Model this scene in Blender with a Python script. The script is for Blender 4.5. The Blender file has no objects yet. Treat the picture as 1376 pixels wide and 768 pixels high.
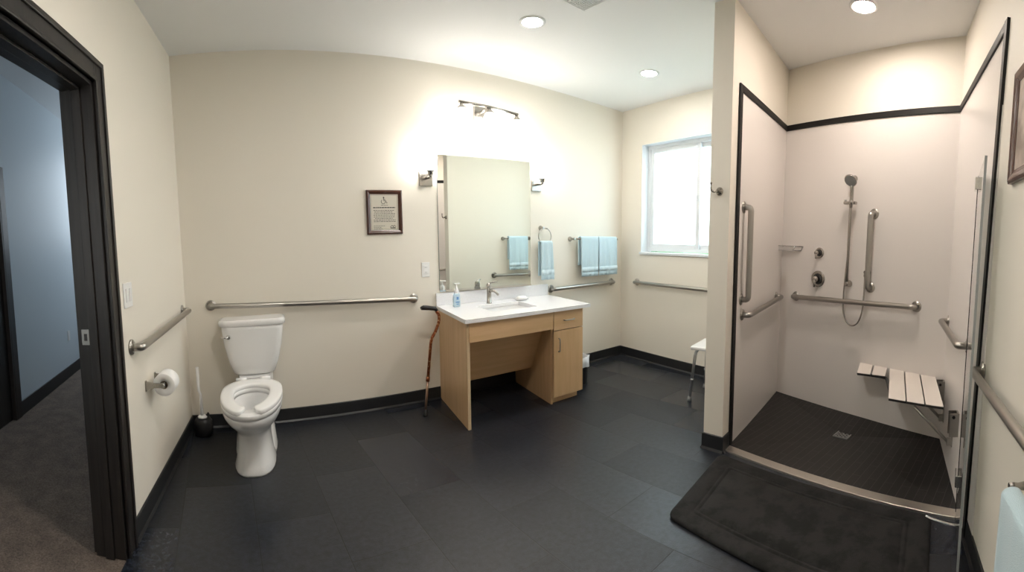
import bpy, bmesh, math, random
from mathutils import Vector, Matrix
random.seed(7)
PI = math.pi
C = bpy.context.scene.collection
H = 2.774

# ------------------------------------------------------------------ materials
def mat(name, col=(.8,.8,.8), rough=.5, metal=0.0, **kw):
    m = bpy.data.materials.new(name); m.use_nodes = True
    b = m.node_tree.nodes['Principled BSDF']
    b.inputs['Base Color'].default_value = (*col, 1)
    b.inputs['Roughness'].default_value = rough
    b.inputs['Metallic'].default_value = metal
    for k, v in kw.items():
        b.inputs[k.replace('_', ' ')].default_value = v
    return m
def nodes(m): return m.node_tree.nodes, m.node_tree.links, m.node_tree.nodes['Principled BSDF']
def tex_coord(m, scale=(1,1,1), rot=(0,0,0), loc=(0,0,0)):
    n, l, b = nodes(m)
    tc = n.new('ShaderNodeNewGeometry'); mp = n.new('ShaderNodeMapping')
    mp.inputs['Scale'].default_value = scale; mp.inputs['Rotation'].default_value = rot; mp.inputs['Location'].default_value = loc
    l.new(tc.outputs['Position'], mp.inputs['Vector']); return mp.outputs['Vector']
def noise(m, vec, scale, detail=3, rough=.5):
    n, l, b = nodes(m); t = n.new('ShaderNodeTexNoise'); t.inputs['Scale'].default_value = scale
    t.inputs['Detail'].default_value = detail; t.inputs['Roughness'].default_value = rough
    l.new(vec, t.inputs['Vector']); return t.outputs['Fac']
def ramp(m, fac, stops):
    n, l, b = nodes(m); r = n.new('ShaderNodeValToRGB'); e = r.color_ramp.elements
    while len(e) < len(stops): e.new(.5)
    for i, (p, c) in enumerate(stops):
        e[i].position = p; e[i].color = (*c, 1) if len(c) == 3 else c
    l.new(fac, r.inputs['Fac']); return r.outputs['Color']
def bump(m, fac, strength=.2, dist=.002):
    n, l, b = nodes(m); t = n.new('ShaderNodeBump'); t.inputs['Strength'].default_value = strength
    t.inputs['Distance'].default_value = dist; l.new(fac, t.inputs['Height']); l.new(t.outputs['Normal'], b.inputs['Normal'])
def mix(m, a, b_, fac, mode='MIX'):
    n, l, b = nodes(m); t = n.new('ShaderNodeMix'); t.data_type = 'RGBA'; t.blend_type = mode
    for k, v in ((6, a), (7, b_), (0, fac)):
        if isinstance(v, (int, float)): t.inputs[k].default_value = v
        elif isinstance(v, tuple): t.inputs[k].default_value = (*v, 1)
        else: l.new(v, t.inputs[k])
    return t.outputs[2]

M = {}
def paint(name, col, r=.6):
    m = mat(name, col, r); v = tex_coord(m)
    bump(m, noise(m, v, 220, 2), .12, .001)
    return m
M['wall'] = paint('wall_paint', (.80,.755,.67))
M['ceil'] = paint('ceiling_paint', (.80,.81,.81), .8)
M['hallwall'] = paint('hall_paint', (.62,.68,.72))
M['hallceil'] = paint('hall_ceiling_paint', (.5,.53,.55))
M['panel'] = mat('shower_panel_white', (.76,.72,.69), .28)
v = tex_coord(M['panel'], (1,1,.05)); bump(M['panel'], noise(M['panel'], v, 60, 2), .05, .0008)
M['trim'] = mat('dark_bronze_trim', (.010,.009,.0085), .5, Specular_IOR_Level=.3)
M['rubber_base'] = mat('black_rubber_base', (.016,.017,.019), .38)
M['casing'] = mat('dark_stained_casing', (.03,.026,.024), .4)
n, l, b = nodes(M['casing']); v = tex_coord(M['casing'], (60,60,3))
l.new(ramp(M['casing'], noise(M['casing'], v, 1, 4), [(.3,(.009,.0075,.007)),(.7,(.024,.020,.018))]), b.inputs['Base Color'])
M['steel'] = mat('brushed_steel', (.43,.41,.38), .32, 1)
M['chrome'] = mat('polished_chrome', (.8,.8,.8), .1, 1)
M['nickel'] = mat('brushed_nickel', (.40,.38,.35), .27, 1)
M['darksteel'] = mat('dark_recess', (.05,.05,.05), .4, .6)
M['china'] = mat('white_vitreous_china', (.82,.82,.82), .08)
M['seatplastic'] = mat('white_seat_plastic', (.86,.86,.86), .25)
M['whiteplastic'] = mat('white_plastic', (.8,.8,.79), .35)
M['vinyl'] = mat('white_vinyl', (.70,.73,.76), .35)
M['paper'] = mat('white_paper', (.86,.86,.86), .9)
M['black'] = mat('black_plastic', (.012,.012,.013), .35)
M['quartz'] = mat('white_quartz', (.84,.84,.86), .22)
n, l, b = nodes(M['quartz']); v = tex_coord(M['quartz'])
l.new(ramp(M['quartz'], noise(M['quartz'], v, 160, 4), [(.35,(.78,.78,.80)),(.6,(.86,.86,.88))]), b.inputs['Base Color'])
# maple veneer, long soft grain
def maple(name, sc, a=(.60,.385,.20), c=(.70,.47,.27)):
    m = mat(name, a, .38); n, l, b = nodes(m); v = tex_coord(m, sc)
    l.new(ramp(m, noise(m, v, 1, 5, .6), [(.3,a),(.7,c)]), b.inputs['Base Color']); return m
M['maple'] = maple('maple_veneer_vertical', (22,22,1.6))
M['mapleh'] = maple('maple_veneer_horizontal', (1.6,8,22))
M['maple_edge'] = mat('maple_edge_band', (.62,.47,.30), .45)
M['towel'] = mat('pale_blue_terry', (.54,.70,.77), .95, Sheen_Weight=.4)
v = tex_coord(M['towel']); bump(M['towel'], noise(M['towel'], v, 420, 2), .7, .003)
M['towelband'] = mat('pale_blue_towel_band', (.62,.76,.82), .8)
v = tex_coord(M['towelband'], (1,1,6)); bump(M['towelband'], noise(M['towelband'], v, 120, 2), .4, .002)
M['grip'] = mat('cane_black_grip', (.012,.011,.011), .5)
M['bronze'] = mat('cane_bronze_shaft', (.30,.10,.045), .3, .7)
n, l, b = nodes(M['bronze']); v = tex_coord(M['bronze'], (1,1,1))
l.new(ramp(M['bronze'], noise(M['bronze'], v, 55, 3), [(.42,(.22,.055,.02)),(.6,(.42,.17,.07)),(.66,(.7,.5,.3))]), b.inputs['Base Color'])
M['canelow'] = mat('cane_lower_tube', (.45,.30,.22), .3, .8)
M['frame'] = mat('mahogany_frame', (.07,.022,.013), .25)
M['mat'] = mat('cream_mount', (.62,.58,.5), .7)
M['ink'] = mat('dark_ink', (.05,.05,.045), .7)
M['inkred'] = mat('brown_ink', (.16,.10,.08), .7)
M['mirror'] = mat('mirror_silver', (.86,.9,.88), .0, 1)
M['mirroredge'] = mat('mirror_edge', (.45,.52,.5), .15, .6)
M['bin'] = mat('dark_bin_steel', (.06,.06,.065), .3, .6)
M['bag'] = mat('translucent_bin_bag', (.75,.78,.84), .4)
M['aluminium'] = mat('satin_aluminium', (.5,.51,.52), .35, 1)
M['slat'] = mat('phenolic_white_slat', (.78,.72,.66), .35)
M['slatedge'] = mat('black_slat_core', (.02,.018,.017), .4)
M['threshold'] = mat('brushed_threshold', (.80,.75,.68), .36, 1)
M['grey'] = mat('vent_grey', (.30,.31,.31), .6)
M['ventwhite'] = mat('vent_white', (.78,.79,.79), .5)
M['picture'] = mat('picture_print', (.4,.33,.27), .5)
n, l, b = nodes(M['picture']); v = tex_coord(M['picture'])
l.new(ramp(M['picture'], noise(M['picture'], v, 9, 3), [(.4,(.55,.46,.40)),(.62,(.30,.24,.20))]), b.inputs['Base Color'])
M['bottle'] = mat('clear_blue_soap', (.68,.86,.97), .08, Transmission_Weight=.75, IOR=1.35)
M['soaplabel'] = mat('soap_label_blue', (.10,.22,.45), .5)
M['soap'] = mat('white_soap', (.88,.88,.86), .35)
M['hedge'] = mat('hedge_leaves', (.20,.42,.20), .8)
M['lawn'] = mat('lawn_grass', (.12,.2,.06), .9)
M['glass'] = mat('clear_glass', (.93,.97,.95), .0, Transmission_Weight=1.0, IOR=1.45)
M['seal'] = mat('grey_seal', (.35,.38,.38), .3)
M['glassedge'] = mat('green_glass_edge', (.05,.12,.10), .1)
# frosted pane: scatters daylight and lets part of it straight through
m = bpy.data.materials.new('frosted_pane'); m.use_nodes = True; M['frost'] = m
n, l = m.node_tree.nodes, m.node_tree.links; n.clear()
o = n.new('ShaderNodeOutputMaterial'); mx = n.new('ShaderNodeMixShader'); t1 = n.new('ShaderNodeBsdfTranslucent'); t2 = n.new('ShaderNodeBsdfTransparent')
t1.inputs[0].default_value = (.93,.97,.98,1); t2.inputs[0].default_value = (.93,.97,.97,1); mx.inputs[0].default_value = .62
l.new(t1.outputs[0], mx.inputs[1]); l.new(t2.outputs[0], mx.inputs[2]); l.new(mx.outputs[0], o.inputs[0])
def emit(name, col, s):
    m = bpy.data.materials.new(name); m.use_nodes = True; n, l = m.node_tree.nodes, m.node_tree.links; n.clear()
    e = n.new('ShaderNodeEmission'); e.inputs[0].default_value = (*col,1); e.inputs[1].default_value = s
    o = n.new('ShaderNodeOutputMaterial'); l.new(e.outputs[0], o.inputs[0]); return m
M['shade'] = emit('lit_glass_shade', (1,.94,.87), 9)
M['led'] = emit('lit_downlight_lens', (1,.95,.89), 64)
M['ledfill'] = emit('added_fill_lens', (1,.95,.88), 150)  # lens of the added, unseen fill light that brightens the left side
M['ledshower'] = emit('lit_shower_lens', (1,.87,.77), 100)
# slate-look floor, 0.37 x 0.755 tiles running away from the right wall
m = mat('slate_floor_tile', (.03,.032,.037), .4); M['floor'] = m; n, l, b = nodes(m)
g = n.new('ShaderNodeNewGeometry'); sp = n.new('ShaderNodeSeparateXYZ'); cb = n.new('ShaderNodeCombineXYZ')
l.new(g.outputs['Position'], sp.inputs[0])
ax = n.new('ShaderNodeMath'); ax.operation = 'ADD'; ax.inputs[1].default_value = 10.0-.01 - .37*0 + .0; l.new(sp.outputs['X'], ax.inputs[0])
ay = n.new('ShaderNodeMath'); ay.operation = 'ADD'; ay.inputs[1].default_value = 20.1275; l.new(sp.outputs['Y'], ay.inputs[0])
axx = n.new('ShaderNodeMath'); axx.operation = 'ADD'; axx.inputs[1].default_value = -10+.37*40; l.new(ax.outputs[0], axx.inputs[0])
l.new(ay.outputs[0], cb.inputs['X']); l.new(axx.outputs[0], cb.inputs['Y'])
br = n.new('ShaderNodeTexBrick'); l.new(cb.outputs[0], br.inputs['Vector'])
br.inputs['Scale'].default_value = 1; br.inputs['Brick Width'].default_value = .755; br.inputs['Row Height'].default_value = .37
br.inputs['Mortar Size'].default_value = .0026; br.inputs['Mortar Smooth'].default_value = .3; br.offset = .5
br.inputs['Color1'].default_value = (.0095,.0112,.0155,1); br.inputs['Color2'].default_value = (.0165,.0200,.0290,1); br.inputs['Mortar'].default_value = (.006,.006,.007,1)
v = g.outputs['Position']
sp1 = noise(m, v, 34, 8, .7); sp2 = noise(m, v, 190, 3)
c1 = mix(m, br.outputs['Color'], ramp(m, sp1, [(.35,(.45,.45,.45)),(.68,(1.8,1.8,1.8))]), .9, 'MULTIPLY')
c2 = mix(m, c1, (.22,.22,.22), ramp(m, noise(m, v, 75, 5, .65), [(.66,(0,0,0)),(.76,(.45,.45,.45))]))
l.new(c2, b.inputs['Base Color']); b.inputs['Specular IOR Level'].default_value = .5
l.new(ramp(m, br.outputs['Color'], [(.0120,(.48,.48,.48)),(.0155,(.37,.37,.37)),(.018,(.22,.22,.22))]), b.inputs['Roughness'])
bsum = n.new('ShaderNodeMath'); bsum.operation = 'ADD'; l.new(sp1, bsum.inputs[0]); l.new(sp2, bsum.inputs[1])
bm1 = n.new('ShaderNodeBump'); bm1.inputs['Strength'].default_value = .35; bm1.inputs['Distance'].default_value = .002; l.new(bsum.outputs[0], bm1.inputs['Height'])
bm2 = n.new('ShaderNodeBump'); bm2.inputs['Strength'].default_value = .5; bm2.inputs['Distance'].default_value = .002; bm2.invert = True
l.new(br.outputs['Fac'], bm2.inputs['Height']); l.new(bm1.outputs[0], bm2.inputs['Normal']); l.new(bm2.outputs[0], b.inputs['Normal'])
# shower floor: narrow dark strips
m = mat('shower_floor_strip_tile', (.03,.027,.026), .45); M['showerfloor'] = m; n, l, b = nodes(m)
g = n.new('ShaderNodeNewGeometry'); mp = n.new('ShaderNodeMapping'); mp.inputs['Location'].default_value = (20,20,0); mp.inputs['Rotation'].default_value = (0,0,.21)
l.new(g.outputs['Position'], mp.inputs[0])
br = n.new('ShaderNodeTexBrick'); l.new(mp.outputs[0], br.inputs['Vector']); br.inputs['Scale'].default_value = 1
br.inputs['Brick Width'].default_value = .30; br.inputs['Row Height'].default_value = .05; br.inputs['Mortar Size'].default_value = .0011
br.inputs['Color1'].default_value = (.009,.008,.0075,1); br.inputs['Color2'].default_value = (.014,.0125,.012,1); br.inputs['Mortar'].default_value = (.075,.068,.062,1)
l.new(br.outputs['Color'], b.inputs['Base Color']); bump(m, br.outputs['Fac'], .3, -.001)
m = mat('hall_carpet_pile', (.12,.095,.08), 1.0); M['carpet'] = m; n, l, b = nodes(m); v = tex_coord(m)
f = noise(m, v, 130, 4, .7); f2 = noise(m, v, 9, 3)
c = mix(m, ramp(m, f, [(.3,(.085,.064,.050)),(.7,(.27,.21,.17))]), ramp(m, f2, [(.3,(.75,.75,.75)),(.7,(1.2,1.2,1.2))]), .8, 'MULTIPLY')
l.new(c, b.inputs['Base Color']); bump(m, f, 1, .01)
m = mat('charcoal_memory_foam_pile', (.008,.008,.008), .95, Sheen_Weight=0.0); M['rug'] = m; n, l, b = nodes(m); v = tex_coord(m)
f = noise(m, v, 10, 4, .65)
l.new(ramp(m, f, [(.42,(.0028,.0026,.0026)),(.56,(.0125,.012,.0118))]), b.inputs['Base Color'])
bump(m, noise(m, v, 300, 2), .8, .003)

# ------------------------------------------------------------------ geometry helpers
class MB:
    """collects faces into one mesh; the transform T maps local points to world."""
    def __init__(s, T=None): s.bm = bmesh.new(); s.T = T or (lambda p: Vector(p)); s.mi = 0; s.mats = []
    def m(s, mt):
        if mt not in s.mats: s.mats.append(mt)
        s.mi = s.mats.index(mt); return s
    def merge(s, b2, pre=None):
        vs = {}
        for v in b2.verts: vs[v] = s.bm.verts.new(s.T(pre @ v.co if pre else v.co))
        for f in b2.faces:
            try: nf = s.bm.faces.new([vs[v] for v in f.verts]); nf.material_index = s.mi; nf.smooth = f.smooth
            except ValueError: pass
        b2.free(); return s
    def box(s, lo, hi, bev=0, seg=2, pre=None):
        b = bmesh.new(); bmesh.ops.create_cube(b, size=1)
        for v in b.verts: v.co = Vector([(lo[i]+hi[i])/2 + v.co[i]*(hi[i]-lo[i]) for i in range(3)])
        if bev: 
            bmesh.ops.bevel(b, geom=b.edges[:], offset=bev, segments=seg, profile=.5, affect='EDGES')
        return s.merge(b, pre)
    def prism(s, poly, z0, z1, bev=0, seg=2):
        """poly: list of (x,y) counter-clockwise; z may be per-vertex callable"""
        b = bmesh.new(); lo = [b.verts.new((x,y,z0(x,y) if callable(z0) else z0)) for x,y in poly]; hi = [b.verts.new((x,y,z1(x,y) if callable(z1) else z1)) for x,y in poly]
        k = len(poly); b.faces.new(lo[::-1]); b.faces.new(hi)
        for i in range(k): b.faces.new((lo[i], lo[(i+1)%k], hi[(i+1)%k], hi[i]))
        if bev: bmesh.ops.bevel(b, geom=b.edges[:], offset=bev, segments=seg, profile=.5, affect='EDGES')
        return s.merge(b)
    def loft(s, rings, cap=True, closed=True, smooth=True):
        b = bmesh.new(); R = [[b.verts.new(p) for p in r] for r in rings]; k = len(R[0])
        for a, c in zip(R, R[1:]):
            for i in range(k if closed else k-1):
                f = b.faces.new((a[i], a[(i+1)%k], c[(i+1)%k], c[i])); f.smooth = smooth
        if cap:
            b.faces.new(R[0][::-1]); b.faces.new(R[-1])
        return s.merge(b)
    def tube(s, pts, r, seg=12, cap=True, fillet=0, fseg=6):
        P = [Vector(p) for p in pts]
        if fillet:
            Q = [P[0]]; RR = [r[0]] if isinstance(r, (list, tuple)) else None
            for i in range(1, len(P)-1):
                a, c, d = P[i-1], P[i], P[i+1]; e1 = (a-c); e2 = (d-c); f = min(fillet, e1.length*.49, e2.length*.49)
                p1 = c+e1.normalized()*f; p2 = c+e2.normalized()*f
                for k in range(fseg+1):
                    t = k/fseg; Q.append(p1*(1-t)**2 + c*2*t*(1-t) + p2*t*t)
                    if RR is not None: RR.append(r[i])
            Q.append(P[-1]); P = Q
            if RR is not None: RR.append(r[-1]); r = RR
        rr = r if isinstance(r, (list, tuple)) else [r]*len(P)
        rings = []; up = None
        for i, p in enumerate(P):
            t = (P[min(i+1,len(P)-1)] - P[max(i-1,0)]).normalized()
            if up is None: up = Vector((0,0,1)) if abs(t.z) < .9 else Vector((1,0,0))
            x = t.cross(up).normalized(); y = x.cross(t).normalized(); up = y
            rings.append([p + x*rr[i]*math.cos(2*PI*k/seg) + y*rr[i]*math.sin(2*PI*k/seg) for k in range(seg)])
        return s.loft([r_[::-1] for r_ in rings], cap)
    def lathe(s, prof, c=(0,0,0), axis=(0,0,1), seg=24, cap=True):
        ax = Vector(axis).normalized(); up = Vector((0,0,1)) if abs(ax.z) < .9 else Vector((1,0,0))
        x = ax.cross(up).normalized(); y = ax.cross(x); c = Vector(c)
        return s.loft([[c + ax*h + (x*math.cos(2*PI*k/seg) + y*math.sin(2*PI*k/seg))*max(r,1e-4) for k in range(seg)] for r, h in prof], cap)
    def sphere(s, c, r, seg=16):
        n_ = 8; return s.lathe([(r*math.sin(PI*i/n_), -r*math.cos(PI*i/n_)) for i in range(n_+1)], c, seg=seg)
    def build(s, name, parent=None, mt=None, smooth_all=False):
        bmesh.ops.remove_doubles(s.bm, verts=s.bm.verts, dist=1e-6)
        bmesh.ops.recalc_face_normals(s.bm, faces=s.bm.faces)
        me = bpy.data.meshes.new(name); s.bm.to_mesh(me); s.bm.free()
        for x in (s.mats or [mt]): me.materials.append(x)
        o = bpy.data.objects.new(name, me); C.objects.link(o)
        if parent: o.parent = parent; o.matrix_parent_inverse = parent.matrix_basis.inverted()
        return o
def thing(name, label, cat, loc=(0,0,0), group=None):
    o = bpy.data.objects.new(name, None); C.objects.link(o); o.location = loc; o.empty_display_size = .05
    o['label'] = label; o['category'] = cat
    if group: o['group'] = group
    return o
def tag(o, label, cat, group=None):
    o['label'] = label; o['category'] = cat
    if group: o['group'] = group
    return o
def struct(o, label=None):
    o['kind'] = 'structure'
    if label: o['label'] = label
    return o
class Frame:
    """a wall: s runs along it, h up, d out of it into the room"""
    def __init__(s, a, b, side):
        s.a = Vector(a); t = (Vector(b)-s.a); s.len = t.length; s.t = t.normalized()
        s.n = Vector((-s.t.y, s.t.x))*side
    def __call__(s, p):
        q = s.a + s.t*p[0] + s.n*p[2]; return Vector((q.x, q.y, p[1]))
# plan of the place (metres)
A=(0,0); B=(4.328,0); WD=(4.0517,-1.8384); P1=(2.7919,-1.9968); P2=(2.7876,-2.1357); S1=(3.9377,-2.066); S2=(3.3773,-3.462); T2=(2.1946,-3.6114)
FL = Frame(A, (-.1889,-1.3662), 1)       # left wall, with the doorway
FB = Frame(A, B, -1)                     # long back wall
FW = Frame(B, WD, -1)                    # wall with the window
FP = Frame(P1, (4.04,-1.925), 1)         # window side of the shower divider
FE = Frame(P1, P2, -1)                   # end of the divider
FS = Frame(P2, S1, -1)                   # shower, left wall
FK = Frame(S1, S2, -1)                   # shower, back wall
FR = Frame(S2, T2, -1)                   # shower right wall, running on past the camera
for f, c in ((FL,(1,-1)),(FB,(1,-1)),(FW,(3,-1)),(FS,(3.2,-2.6)),(FK,(3.2,-2.6)),(FR,(2,-3)),(FP,(3.4,-1.5)),(FE,(2,-2))):
    if (Vector(c)-f.a).dot(f.n) < 0: f.n = -f.n
def wbox(f, s0, s1, h0, h1, d0, d1, mt, name, parent=None, bev=0):
    mb = MB(f); mb.m(mt).box((s0,h0,d0),(s1,h1,d1),bev); return mb.build(name, parent)

# ------------------------------------------------------------------ the room
y_at = lambda x: S2[1] + (x-S2[0])*.1263
# floor under the room
mb = MB(); mb.m(M['floor']).prism([(-.56,-3.98),(4.2,-3.40),(4.55,.2),(-.02,.2),(-.02,0),(-.205,-1.49),(-.33,-2.42),(-.47,-3.4)], -.06, 0)
struct(mb.build('floor'), 'dark slate-look tiled bathroom floor')
mb = MB(); mb.m(M['ceil']).prism([(-.75,-4.15),(4.3,-3.55),(4.6,.2),(-.25,.2)], H, H+.1)
struct(mb.build('ceiling'), 'white bathroom ceiling')
struct(wbox(FB, -.2, 4.5, 0, H, -.14, 0, M['wall'], 'wall_back'), 'long cream wall behind toilet and vanity')
# left wall with doorway between s=DO0 and s=DO1
DO0, DO1, DH = 1.505, 2.46, 2.09
mb = MB(FL); mb.m(M['wall'])
mb.box((-.1,0,-.135),(DO0,H,0)); mb.box((DO0,DH,-.135),(DO1,H,0)); mb.box((DO1,0,-.135),(4.15,H,0))
struct(mb.build('wall_left'), 'cream wall with the doorway')
# window wall
WS0, WS1, WZ0, WZ1 = .325, 1.72, 1.205, 2.365
mb = MB(FW); mb.m(M['wall'])
mb.box((-.1,0,-.16),(WS0,H,0)); mb.box((WS1,0,-.16),(2.3,H,0)); mb.box((WS0,0,-.16),(WS1,WZ0,0)); mb.box((WS0,WZ1,-.16),(WS1,H,0))
struct(mb.build('wall_window'), 'cream wall with the frosted window')
mb = MB(); mb.m(M['wall']).prism([P1, P2, S1, (4.04,-1.925)], 0, H)
struct(mb.build('wall_partition'), 'full height divider between window side and shower')
mb = MB(FK); mb.m(M['wall']).box((-.25,0,-.15),(1.75,H,0)); struct(mb.build('wall_shower'), 'back wall of the shower')
mb = MB(FR); mb.m(M['wall']).box((-.3,0,-.14),(4.25,H,0)); struct(mb.build('wall_front'), 'wall running from shower past the camera')

# baseboards
def baseboard(f, s0, s1, name, lab):
    mb = MB(f); mb.m(M['rubber_base'])
    prof = [(0,0),(.020,0),(.020,.003),(.010,.016),(.008,.100),(.004,.104),(0,.104)]
    mb.loft([[(s,h,d) for d,h in prof] for s in (s0,s1)], smooth=False)
    return struct(mb.build(name), lab)
baseboard(FB, 0, 4.328, 'baseboard_back', 'black rubber base along the back wall')
baseboard(FL, 0, 1.395, 'baseboard_left', 'black rubber base below the paper holder')
baseboard(FL, 2.57, 4.0, 'baseboard_left_rear', 'black rubber base beyond the doorway')
baseboard(FW, 0, 1.95, 'baseboard_window', 'black rubber base below the window')
baseboard(FP, -.008, 1.25, 'baseboard_partition', 'black rubber base on the window side of the divider')
baseboard(FE, -.008, .147, 'baseboard_partition_end', 'black rubber base on the end of the divider')
baseboard(FS, -.008, .105, 'baseboard_shower_return', 'black rubber base returning to the shower trim')
baseboard(FR, 1.0, 3.95, 'baseboard_front', 'black rubber base right of the shower')

# door 1: cased opening on the left
d1 = thing('door_1', 'dark stained door frame around the left doorway', 'door frame', FL((DO0,0,0))); d1['kind'] = 'structure'; del d1['category']
cw = .10
def casing(f, name, parent, d0, sgn):
    mb = MB(f); mb.m(M['casing'])
    def strip(s0,s1,h0,h1):
        mb.box((s0,h0,min(d0,d0+sgn*.014)),(s1,h1,max(d0,d0+sgn*.014)), .003)
    strip(DO0-cw, DO0, 0, DH+cw); strip(DO1, DO1+cw, 0, DH+cw); strip(DO0, DO1, DH, DH+cw)
    # raised outer band and inner bead
    for a, b_ in ((0,.024),(.086,.1)):
        t = sgn*.022
        mb.box((DO0-cw+a,0,min(d0,d0+t)),(DO0-cw+b_,DH+cw-a,max(d0,d0+t)), .003)
        mb.box((DO1+cw-b_,0,min(d0,d0+t)),(DO1+cw-a,DH+cw-a,max(d0,d0+t)), .003)
        mb.box((DO0-cw+a,DH+cw-b_,min(d0,d0+t)),(DO1+cw-a,DH+cw-a,max(d0,d0+t)), .003)
    return mb.build(name, parent)
casing(FL, 'casing', d1, 0, 1); casing(FL, 'casing', d1, -.135, -1)
mb = MB(FL); mb.m(M['casing'])
mb.box((DO0-.004,0,-.137),(DO0+.018,DH,.002)); mb.box((DO1-.018,0,-.137),(DO1+.004,DH,.002)); mb.box((DO0,DH-.018,-.137),(DO1,DH+.004,.002))
mb.build('jamb', d1)
mb = MB(FL); mb.m(M['casing'])
mb.box((DO0+.018,0,-.088),(DO0+.030,DH-.018,-.048),.002); mb.box((DO1-.030,0,-.088),(DO1-.018,DH-.018,-.048),.002); mb.box((DO0+.018,DH-.030,-.088),(DO1-.018,DH-.018,-.048),.002)
mb.build('door_stop', d1)
mb = MB(FL); mb.m(M['nickel']).box((DO0+.017,.965,-.128),(DO0+.0205,1.035,-.092),.001); mb.m(M['darksteel']).box((DO0+.0195,.985,-.116),(DO0+.0215,1.015,-.102))
mb.build('strike_plate', d1)

# hall beyond the door
mb = MB(); mb.m(M['carpet']).prism([(-3.2,-4.6),(-.56,-4.6),(-.56,-3.98),(-.47,-3.4),(-.33,-2.42),(-.205,-1.49),(-.14,0),(-.14,3.4),(-3.2,3.4)], -.07, .004)
struct(mb.build('floor_hall'), 'brown carpet beyond the doorway')
mb = MB(); mb.m(M['hallwall']).box((-1.62,.1,0),(-1.5,3.2,3.1)); mb.box((-1.62,.1-.98,2.1),(-1.5,.1,3.1)); mb.box((-1.62,-4.6,0),(-1.5,-.88,3.1))
struct(mb.build('wall_hall'), 'blue-grey hall wall seen through the doorway')
mb = MB(); mb.m(M['hallwall']).box((-1.62,3.2,0),(-.1,3.32,3.1)); struct(mb.build('wall_hall_end'), 'far end of the hall')
mb = MB(); mb.m(M['hallwall']).box((-.26,.14,0),(-.14,3.2,3.1)); struct(mb.build('wall_hall_side'), 'near side of the hall')
mb = MB(); mb.m(M['hallwall']).box((-1.62,-4.72,0),(-.5,-4.6,3.1)); struct(mb.build('wall_hall_rear'), 'rear end of the hall')
mb = MB(); mb.m(M['hallceil']).box((-1.62,-4.6,3.06),(-.1,3.2,3.16)); struct(mb.build('ceiling_hall'), 'grey hall ceiling')
mb = MB(FL); mb.m(M['hallwall']).box((-.1,0,-.15),(DO0-.11,3.06,-.136)); mb.box((DO0-.11,DH+.11,-.15),(DO1+.11,3.06,-.136)); mb.box((DO1+.11,0,-.15),(4.8,3.06,-.136))
struct(mb.build('wall_hall_inner'), 'hall side of the bathroom wall')
mb = MB(); mb.m(M['rubber_base']).box((-1.5,.2,0.0),(-1.488,3.2,.13),.002); struct(mb.build('baseboard_hall'), 'dark base along the hall wall')
d2 = thing('door_2', 'dark door and frame at the far side of the hall', 'door', (-1.5,-.39,0)); d2['kind'] = 'structure'; del d2['category']
mb = MB(); mb.m(M['casing']); mb.box((-1.5,.1,0),(-1.482,.2,2.2),.003); mb.box((-1.5,-.98,0),(-1.482,-.88,2.2),.003); mb.box((-1.5,-.88,2.1),(-1.482,.1,2.2),.003); mb.build('casing', d2)
mb = MB(); mb.m(M['casing']); mb.box((-1.56,-.88,.01),(-1.52,.1,2.1)); mb.build('door_leaf', d2)
mb = MB(); mb.m(M['casing']); mb.box((-1.62,.08,0),(-1.484,.102,2.1)); mb.box((-1.62,-.882,0),(-1.484,-.862,2.1)); mb.build('jamb', d2)
mb = MB(); mb.m(M['nickel']); mb.lathe([(.024,0),(.024,.008),(.011,.012),(.011,.04),(.027,.05),(.027,.07),(.012,.078)], (-1.52,-.80,1.0), (1,0,0)); mb.build('door_knob', d2)
t = thing('wall_outlet', 'white outlet low on the blue-grey hall wall', 'outlet', (-1.5,1.6,.47))
mb = MB(); mb.m(M['whiteplastic']).box((-1.5,1.565,.415),(-1.493,1.635,.53),.002); mb.build('cover_plate', t)
mb = MB(); mb.m(M['paper']).box((-1.494,1.583,.435),(-1.491,1.617,.51),.002); mb.build('socket', t)

# ------------------------------------------------------------------ window
w1 = thing('window_1', 'white framed frosted sliding window', 'window', FW((WS0,WZ0,0))); w1['kind'] = 'structure'; del w1['category']
mb = MB(FW); mb.m(M['vinyl'])
s0, s1, z0, z1 = WS0+.003, WS1-.003, WZ0+.015, WZ1-.003
def ring(mb, s0, s1, z0, z1, w, d0, d1, bev=.002):
    mb.box((s0,z0,d0),(s0+w,z1,d1),bev); mb.box((s1-w,z0,d0),(s1,z1,d1),bev); mb.box((s0+w,z0,d0),(s1-w,z0+w,d1),bev); mb.box((s0+w,z1-w,d0),(s1-w,z1,d1),bev)
ring(mb, s0, s1, z0, z1, .038, -.155, -.095); mb.build('window_frame', w1)
mid = (s0+s1)/2
mb = MB(FW); mb.m(M['vinyl']); ring(mb, s0+.036, mid+.03, z0+.036, z1-.036, .045, -.128, -.102); sash = mb.build('sash', w1)
wbox(FW, s0+.075, mid-.01, z0+.075, z1-.075, -.118, -.114, M['frost'], 'pane', sash)
mb = MB(FW); mb.m(M['vinyl']); ring(mb, mid-.03, s1-.036, z0+.036, z1-.036, .045, -.153, -.129); sash2 = mb.build('sash', w1)
wbox(FW, mid+.01, s1-.075, z0+.075, z1-.075, -.144, -.140, M['frost'], 'pane', sash2)
wbox(FW, mid-.012, mid+.010, 1.74, 1.80, -.104, -.094, M['vinyl'], 'latch', w1, .002)
mb = MB(FW); mb.m(M['vinyl']).box((WS0-.012,WZ0-.02,-.16),(WS1+.012,WZ0+.006,.018),.004); mb.build('window_sill', w1)
mb = MB(FW); mb.m(M['vinyl']); mb.box((WS0,WZ0,-.156),(WS0+.004,WZ1,0)); mb.box((WS1-.004,WZ0,-.156),(WS1,WZ1,0)); mb.box((WS0,WZ1-.004,-.156),(WS1,WZ1,0)); mb.build('reveal', w1)
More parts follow.
